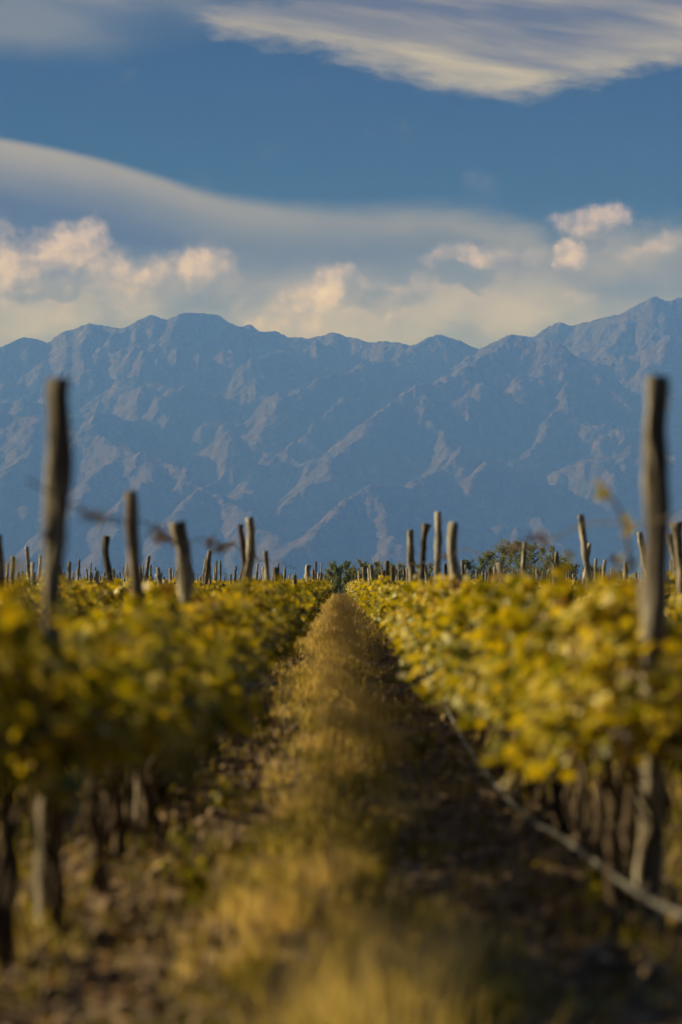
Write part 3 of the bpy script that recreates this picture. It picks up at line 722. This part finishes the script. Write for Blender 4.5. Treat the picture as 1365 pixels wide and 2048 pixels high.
for k_ in [q for q in range(-13, 14) if q]:
    x = row_x(k_); y = 9.5 + random.uniform(0, 4)
    if abs(k_) == 1: y = 100
    if abs(k_) == 2: y = 58
    while y < 189:
        if abs(x) < 0.142*y and all(not (kk == k_ and abs(dd-y) < 3.0) for kk, dd in taken):
            gen.append((y, k_, x + random.gauss(0, 0.05)))
        y += random.uniform(3.2, 6.4) if abs(k_) > 1 else random.uniform(6, 11)
gen.sort(); gone = gen[:255]; gfar = gen[255:]
pc = {}
for (y, k_, x) in sorted(gone, key=lambda g_: (abs(g_[1]), g_[1], g_[0])):
    o = obj('wooden_post', random.choice(pv), None, (x, y, 0), random.uniform(0, 6.28))
    o.rotation_euler = (random.gauss(0, 0.05), random.gauss(0, 0.07), random.uniform(0, 6.28)); o.scale = (random.uniform(0.8, 1.3), random.uniform(0.8, 1.3), random.uniform(0.84, 1.12))
    pc[k_] = pc.get(k_, 0)+1
    dist = 'nearer' if y < 60 else 'middle' if y < 110 else 'far'
    lab = f"small weathered post, {dist} part of the {rowname(k_)}"
    tag(o, lab, 'post', 'wooden trellis posts')
print('peak', PEAK, 'posts', len(gone), len(gfar))
if gfar:
    b = []; f4 = []; f3 = []; n0 = 0
    for (y, k_, x) in gfar:
        V_, q_, t_ = tube([(x, y, -0.1), (x+random.gauss(0, .03), y, 0.9), (x+random.gauss(0, .06), y, random.uniform(1.5, 2.0))], [0.05, 0.045, 0.042], 6)
        b.append(V_); f4.append(q_+n0); f3.append(t_+n0); n0 += len(V_)
    tag(obj('distant_posts', mesh('distant_posts', np.vstack(b), [np.vstack(f4), np.vstack(f3)], POST, True)), 'thin scatter of farthest posts along the horizon of the vineyard', 'posts', kind='stuff')

# ------------------------------------------------------------------ wires
def wire(k_, z, y0, y1, lab, rad=0.0022):
    x = row_x(k_); yy = np.arange(y0, y1, 0.6)
    pts = np.stack([x + 0.02*np.sin(yy*0.7), yy, z + 0.035*np.sin(yy*1.1+k_) + 0.02*np.sin(yy*0.31)], -1)
    V_, q_, t_ = tube(pts, rad, 5); b_ = MB(); b_.add(V_, q_, t_)
    o = obj('trellis_wire', b_.build('trellis_wire', WIRE)); tag(o, lab, 'wire', 'trellis wires'); return o
wl = wire(-1, 1.72, 8.5, 62, 'sagging trellis wire carrying dried tendrils between the left row posts', 0.0045)
wr = wire(1, 1.66, 8.5, 60, 'trellis wire strung post to post above the right row', 0.004)
wire(-1, 0.82, 6, 120, 'low wire the left row vines are tied along')
wire(1, 0.82, 6, 120, 'low wire the right row vines are tied along')
wire(-2, 1.58, 20, 80, 'high trellis wire above the second row on the left')
wire(2, 1.62, 22, 80, 'high trellis wire above the second row on the right')
TEND = plain_mat('dry_tendril', (0.16, 0.09, 0.05), 0.8)
def tendril(o, x, y, z, n, sp, seed):
    r = np.random.default_rng(seed)
    for i in range(n):
        b_ = MB(); yy = y + r.uniform(-sp, sp); zz = z + 0.035*math.sin(yy*1.1) + 0.02*math.sin(yy*0.31)
        p = np.array([x, yy, zz]); pts = [p.copy()]; d = r.normal(0, 1, 3); d[0] *= 0.4; d[2] *= 0.5
        for j in range(6): d = d/np.linalg.norm(d) + r.normal(0, 0.5, 3); p = p + d/np.linalg.norm(d)*0.024; p[2] += (zz-p[2])*0.15; pts.append(p.copy())
        V_, q_, t_ = tube(pts, np.linspace(0.0055, 0.002, 7), 4, cap=False); b_.add(V_, q_, t_)
        obj('tendril', b_.build('tendril', TEND), o)
for i, (y, n, sp) in enumerate([(11.0, 9, 0.25), (14.6, 16, 0.4), (15.6, 14, 0.3), (20.2, 12, 0.35), (22, 22, 0.9), (24, 10, 0.5), (31, 12, 0.8)]): tendril(wl, row_x(-1), y, 1.72, n, sp, 900+i)
for i, (y, n, sp) in enumerate([(14.5, 14, 0.3), (16, 10, 0.5), (27, 12, 0.6)]): tendril(wr, row_x(1), y, 1.68, n, sp, 950+i)

# ------------------------------------------------------------------ irrigation hose on the right row
hp = [(1.13, 7.0, 0.38), (1.12, 7.9, 0.315), (1.11, 8.64, 0.266), (1.09, 10.1, 0.217), (1.06, 11.6, 0.185), (1.01, 12.8, 0.139), (1.0, 15, 0.105), (0.99, 17, 0.11), (0.97, 19, 0.16), (0.96, 21, 0.24), (1.04, 25, 0.32), (1.08, 32, 0.30), (1.1, 40, 0.26), (1.12, 60, 0.3)]
hp = np.array(hp); yy = np.concatenate([np.arange(7, 20, 0.12), np.arange(20, 60, 0.5)])
hx = np.interp(yy, hp[:, 1], hp[:, 0]) + 0.006*fbm(yy*1.3, yy*0, 2, 4); hz = np.interp(yy, hp[:, 1], hp[:, 2]) + 0.012*fbm(yy*1.1, yy*0+4, 3, 8)
for _ in range(4): hz[1:-1] = (hz[:-2]+hz[1:-1]*2+hz[2:])/4; hx[1:-1] = (hx[:-2]+hx[1:-1]*2+hx[2:])/4
V_, q_, t_ = tube(np.stack([hx, yy, hz], -1), 0.0125, 8, 0.12, 3, freq=6); b_ = MB(); b_.add(V_, q_, t_)
tag(obj('irrigation_hose', b_.build('irrigation_hose', HOSE)), 'dusty grey irrigation hose sagging along the foot of the right row', 'hose')

# ------------------------------------------------------------------ grass, weeds, clods
def blades(n, xf, y0, y1, hmin, hmax, wd, seed, tint, spread=0.35, power=1.6, mask=None):
    r = np.random.default_rng(seed)
    y = y0 + (y1-y0)*r.random(n)**power; x = xf(r, n, y)
    if mask is not None:
        kk = mask(x, y, r); x, y = x[kk], y[kk]; n = len(x)
    h = r.uniform(hmin, hmax, n)*(0.75 + 0.5*(fbm(x*1.7+9, y*0.8, 2, 15)+0.5)); z = ground_z(x, y)
    a = r.uniform(0, 6.283, n); lean = r.gamma(2.0, spread/2, n)
    dx_, dy_ = np.cos(a), np.sin(a); pa = r.uniform(0, 6.283, n); wx2, wy2 = np.cos(pa), np.sin(pa)
    w_ = wd*r.uniform(0.6, 1.4, n)*(1 + y/28)
    P0 = np.stack([x, y, z-0.01], -1)
    def pt(t, s): return P0 + np.stack([dx_*lean*h*t*t + wx2*w_*s, dy_*lean*h*t*t + wy2*w_*s, h*t*(1-0.25*lean*t)], -1)
    V_ = np.stack([pt(0, -0.5), pt(0, 0.5), pt(0.55, 0.45), pt(0.55, -0.45), pt(1, 0)], 1).reshape(-1, 3)
    i = np.arange(n)[:, None]*5; Q = i + np.array([[0, 1, 2, 3]]); T = i + np.array([[3, 2, 4]])
    c_ = np.clip(tint(x, y, r, n), 0, 1)
    return V_, Q, T, c_
def join(name, parts, mat):
    vs, qs, ts, cq, ct = [], [], [], [], []; n0 = 0
    for V_, Q, T, c_ in parts:
        vs.append(V_); qs.append(Q+n0); ts.append(T+n0); n0 += len(V_); cq.append(c_); ct.append(c_)
    return mesh(name, np.vstack(vs), [np.vstack(qs), np.vstack(ts)], mat, False, {'rnd': np.concatenate(cq+ct)})
def lane(c0, wd):
    def f(r, n, y):
        s_ = r.choice([-1, 1], n); e_ = wd*(1 + 0.75*fbm(y*0.55 + s_*7, s_*3.3, 4, 91))
        x = c0 + 0.05*np.sin(y*0.35) + s_*np.abs(np.clip(r.normal(0, 0.55, n), -1.9, 1.9))*e_
        return x
    return f
def tufts(x, y, r): return fbm(x*4.0, y*1.6, 3, 44) + r.normal(0, 0.09, len(x)) > 0.06
def lane_tint(x, y, r, n): return 0.42 + 1.4*fbm(x*1.8+3, y*0.5, 3, 18) + r.normal(0, 0.16, n)
parts = [blades(12000, lane(0.04, 0.42), 18, 70, 0.10, 0.34, 0.003, 28, lambda x, y, r, n: 0.86 + 0.5*fbm(x*1.5, y*0.3, 2, 29) + r.normal(0, 0.08, n), 0.4, 1.1),
         blades(34000, lane(0.0, 0.75), 45, 191, 0.12, 0.40, 0.004, 8, lambda x, y, r, n: 0.86 + 0.5*fbm(x*1.5, y*0.2, 2, 19) + r.normal(0, 0.08, n), 0.4, 1.1),
         blades(90000, lane(0.02, 0.42), 6.2, 40, 0.05, 0.20, 0.0035, 1, lane_tint, mask=tufts),
         blades(60000, lane(0.0, 0.40), 30, 192, 0.06, 0.24, 0.0045, 2, lane_tint, power=1.3, mask=tufts),
         blades(7000, lane(0.0, 0.30), 6.5, 150, 0.22, 0.42, 0.003, 3, lambda x, y, r, n: 0.85 + r.normal(0, 0.08, n), 0.5)]
tag(obj('grass', join('grass', parts, GRASS)), 'dry straw and yellow green grass strip down the middle of the lane', 'grass', kind='stuff')
def side(r, n, y): return np.where(r.random(n) < 0.5, -1, 1)*r.uniform(0.4, 1.5, n)
def wmask(x, y, r): return fbm(x*2.2+4, y*1.1, 3, 33) + r.normal(0, 0.12, len(x)) > 0.16
def beyond(r, n, y): return np.where(r.random(n) < 0.5, -1, 1)*(2.3 + np.abs(r.normal(0, 0.45, n))*np.where(r.random(n) < .5, -1, 1))
parts = [blades(38000, side, 6.2, 120, 0.04, 0.16, 0.005, 5, lambda x, y, r, n: 0.36 + 0.6*fbm(x, y*0.4, 2, 6) + r.normal(0, 0.16, n), 0.6, 1.9, wmask),
         blades(40000, beyond, 8, 90, 0.08, 0.28, 0.006, 6, lane_tint, 0.5, 1.4)]
tag(obj('weeds', join('weeds', parts, GRASS)), 'low weeds growing in the wheel tracks and between the further rows', 'weeds', kind='stuff')

# soil clods and fallen leaves
r = np.random.default_rng(77)
ico_v = np.array([[0, 0, 1], [.9, 0, .3], [.3, .85, .35], [-.7, .5, .3], [-.7, -.5, .3], [.3, -.85, .35], [0, 0, -.6]]); ico_f = np.array([[0, 1, 2], [0, 2, 3], [0, 3, 4], [0, 4, 5], [0, 5, 1], [6, 2, 1], [6, 3, 2], [6, 4, 3], [6, 5, 4], [6, 1, 5]])
n = 6500; y = 6.2 + 60*r.random(n)**2.2; x = np.where(r.random(n) < 0.5, -1, 1)*r.uniform(0.33, 1.6, n)
pos_ = np.stack([x, y, ground_z(x, y)], -1); sz = np.clip(r.gamma(1.6, 0.009, n), 0.004, 0.06)*(1+y/50); pos_[:, 2] += sz*0.25
V_, Fc = scatter(ico_v, ico_f, pos_, sz, euler_mats(r.normal(0, .5, n), r.normal(0, .5, n), r.uniform(0, 6.28, n)))
tag(obj('soil_clods', mesh('soil_clods', V_, Fc, CLOD, False)), 'loose brown soil clods scattered over the wheel tracks', 'soil clods', kind='stuff')
n = 4200; y = 6.2 + 50*r.random(n)**2; x = np.where(r.random(n) < 0.5, -1, 1)*np.clip(r.normal(1.0, 0.35, n), 0.3, 2)
pos_ = np.stack([x, y, ground_z(x, y)+0.02], -1)
V_, Fc = scatter(*LT['mid'], pos_, r.uniform(0.02, 0.05, n), euler_mats(r.normal(0, .45, n), r.normal(0, .45, n), r.uniform(0, 6.28, n)))
DEAD = leaf_mat('dead_leaf', [(0.0, (0.14, 0.08, 0.04)), (0.5, (0.30, 0.18, 0.09)), (1.0, (0.42, 0.28, 0.15))], 0.15, 0.7, 0.2)
tag(obj('fallen_leaves', mesh('fallen_leaves', V_, Fc, DEAD, False, {'rnd': np.repeat(r.random(n), 6)})), 'brown fallen vine leaves littering the ground under the rows', 'fallen leaves', kind='stuff')

# single leafy weeds
def weed(x, y, hgt, wid, nl, seed, lab):
    r = np.random.default_rng(seed); o = obj('leafy_weed', None, None, (x, y, float(ground_z(np.array(x), np.array(y)))))
    bb = MB(); ps = []
    for i in range(9):
        a = r.uniform(0, 6.28); n = 6; t = np.linspace(0, 1, n); L = hgt*r.uniform(.6, 1)
        p = np.stack([np.cos(a)*wid*t**1.5*r.uniform(.4, 1), np.sin(a)*wid*t**1.5*r.uniform(.4, 1), L*t], -1)
        V_, q_, t_ = tube(p, np.linspace(.004, .0015, n), 4); bb.add(V_, q_, t_); ps.append(p)
    obj('stem', bb.build('stem', CANE), o)
    P_ = np.vstack([p[r.integers(1, 6, nl//9)] for p in ps]) + r.normal(0, 0.02, (9*(nl//9), 3)); n = len(P_)
    V_, Fc = scatter(*LT['mid'], P_, r.uniform(0.015, 0.035, n), euler_mats(r.normal(0.3, .6, n), r.normal(0, .6, n), r.uniform(0, 6.28, n)))
    obj('foliage', mesh('foliage', V_, Fc, VINE, False, {'rnd': np.repeat(np.clip(r.normal(0.35, .15, n), 0, 1), 6)}), o)
    tag(o, lab, 'weed', 'single leafy weeds')
weed(-0.62, 10.6, 0.34, 0.16, 160, 1, 'bushy green weed at the foot of the left row')
weed(1.12, 10.3, 0.16, 0.09, 90, 2, 'small green weed under the hose by the near right post')
weed(-0.70, 14.5, 0.22, 0.14, 100, 3, 'green weed in the left wheel track behind the bushy one')
weed(0.62, 18.5, 0.2, 0.13, 90, 4, 'green weed in the right wheel track beside the hose')

# ------------------------------------------------------------------ trees beyond the vineyard
def tree(px, top, wpx, d, seed, lab, cat, group, trunk_n=1, leaves=700, lsz=0.11, low=0.28):
    r = np.random.default_rng(seed); gz = float(ground_z(np.array(0.), np.array(float(d))))
    x = (px-679)/F*d; H_ = HC + (1160-top)/F*d - gz; Wd = wpx/F*d/2
    o = obj('poplar_tree' if cat == 'poplar' else 'field_tree', None, None, (x, d, gz)); tag(o, lab, cat, group)
    bb = MB(); tips = []
    n = 9; t = np.linspace(0, 1, n); wob = np.cumsum(r.normal(0, 0.05, (n, 2)), 0)
    tr = np.stack([wob[:, 0], wob[:, 1], t*H_*0.96], -1); V_, q_, t_ = tube(tr, np.linspace(0.10, 0.02, n), 6); bb.add(V_, q_, t_)
    for i in range(26 if cat == 'poplar' else 34):
        h = r.uniform(low, 0.93); p0 = np.array([np.interp(h, t, tr[:, 0]), np.interp(h, t, tr[:, 1]), h*H_*0.96]); a = r.uniform(0, 6.28)
        prof = math.sin(math.pi*min(1, max(0.0, (h-low*0.6)/(1.05-low*0.6)))**0.8)
        L = Wd*(0.45+0.7*prof)*r.uniform(0.6, 1.1); rise = (1.3 if cat == 'poplar' else 0.7)*L
        s = np.linspace(0, 1, 5)[:, None]; p = p0 + np.hstack([np.cos(a)*L*s, np.sin(a)*L*s, rise*s**1.3]); V_, q_, t_ = tube(p, np.linspace(0.03, 0.008, 5), 4); bb.add(V_, q_, t_); tips.append(p)
    obj('trunk', bb.build('trunk', TRUNK), o)
    m_ = leaves//len(tips); P_ = []
    for p in tips:
        ii = r.integers(1, 5, m_); P_.append(p[ii] + r.normal(0, 0.12 if cat == 'poplar' else 0.17, (m_, 3)))
    P_ = np.vstack(P_); n = len(P_)
    V_, Fc = scatter(*LT['lo'], P_, lsz*r.uniform(0.6, 1.3, n), euler_mats(r.normal(0, .9, n), r.normal(0, .9, n), r.uniform(0, 6.28, n)))
    obj('crown', mesh('crown', V_, Fc, TREELEAF, False, {'rnd': np.repeat(np.clip(r.normal(0.5, .22, n) + seed % 3*0.05, 0, 1), 2)}), o)
pop = [(876, 1130, 15), (905, 1128, 16), (774, 1128, 15), (730, 1130, 14), (701, 1130, 13), (672, 1130, 14), (656, 1140, 13), (648, 1150, 13), (664, 1122, 15), (681, 1127, 13), (694, 1122, 14), (708, 1124, 15), (724, 1121, 17), (740, 1128, 15), (752, 1122, 16), (764, 1121, 16), (784, 1126, 16), (800, 1126, 16), (816, 1122, 16), (838, 1128, 17), (862, 1128, 18), (640, 1156, 12), (622, 1158, 12)]
for i, (px, top, wp) in enumerate(pop):
    s = sorted(p[0] for p in pop).index(px)
    tree(px, top, wp*1.25, 380 + (i*37 % 26), 20+i, f"slender young poplar, {ORD[s]} from the left in the line past the lane's end", 'poplar', "poplars beyond the lane's end", leaves=1900, lsz=0.115, low=0.08)
big = [(938, 1118, 22), (962, 1112, 24), (984, 1096, 30), (1003, 1086, 30), (1022, 1076, 34), (1042, 1078, 30), (1062, 1084, 32), (1086, 1092, 30), (1104, 1088, 24), (1124, 1104, 22), (1142, 1124, 20), (1186, 1130, 26)]
for i, (px, top, wp) in enumerate(big):
    nm = ['leftmost and lowest', 'second from the left', 'third from the left', 'fourth from the left', 'tallest', 'just right of the tallest', 'seventh from the left', 'fifth from the right', 'fourth from the right', 'third from the right', 'second from the right'][i] if i < 11 else ''
    lab = f"{nm} of the airy trees standing on the right horizon" if i < 11 else 'low dark bushy tree apart from the grove, behind the slanting post'
    tree(px, top, wp*1.25, 400 + (i*29 % 24), 60+i, lab, 'tree', 'grove on the right horizon' if i < 11 else None, leaves=1900 if i < 11 else 1600, lsz=0.125, low=0.3)
for i, (px, top, wp) in enumerate([(62, 1146, 26), (172, 1158, 18), (300, 1152, 16), (1245, 1140, 26), (1345, 1138, 24), (560, 1150, 14)]):
    tree(px, top, wp, 390, 90+i, ['low round tree on the far left horizon', 'tiny tree top above the left vines', 'tiny tree top behind the knobbly pale post', 'low round tree left of the near right post on the horizon', 'low tree at the far right horizon', 'small tree top behind the short blunt post'][i], 'tree', None, leaves=900, low=0.35)
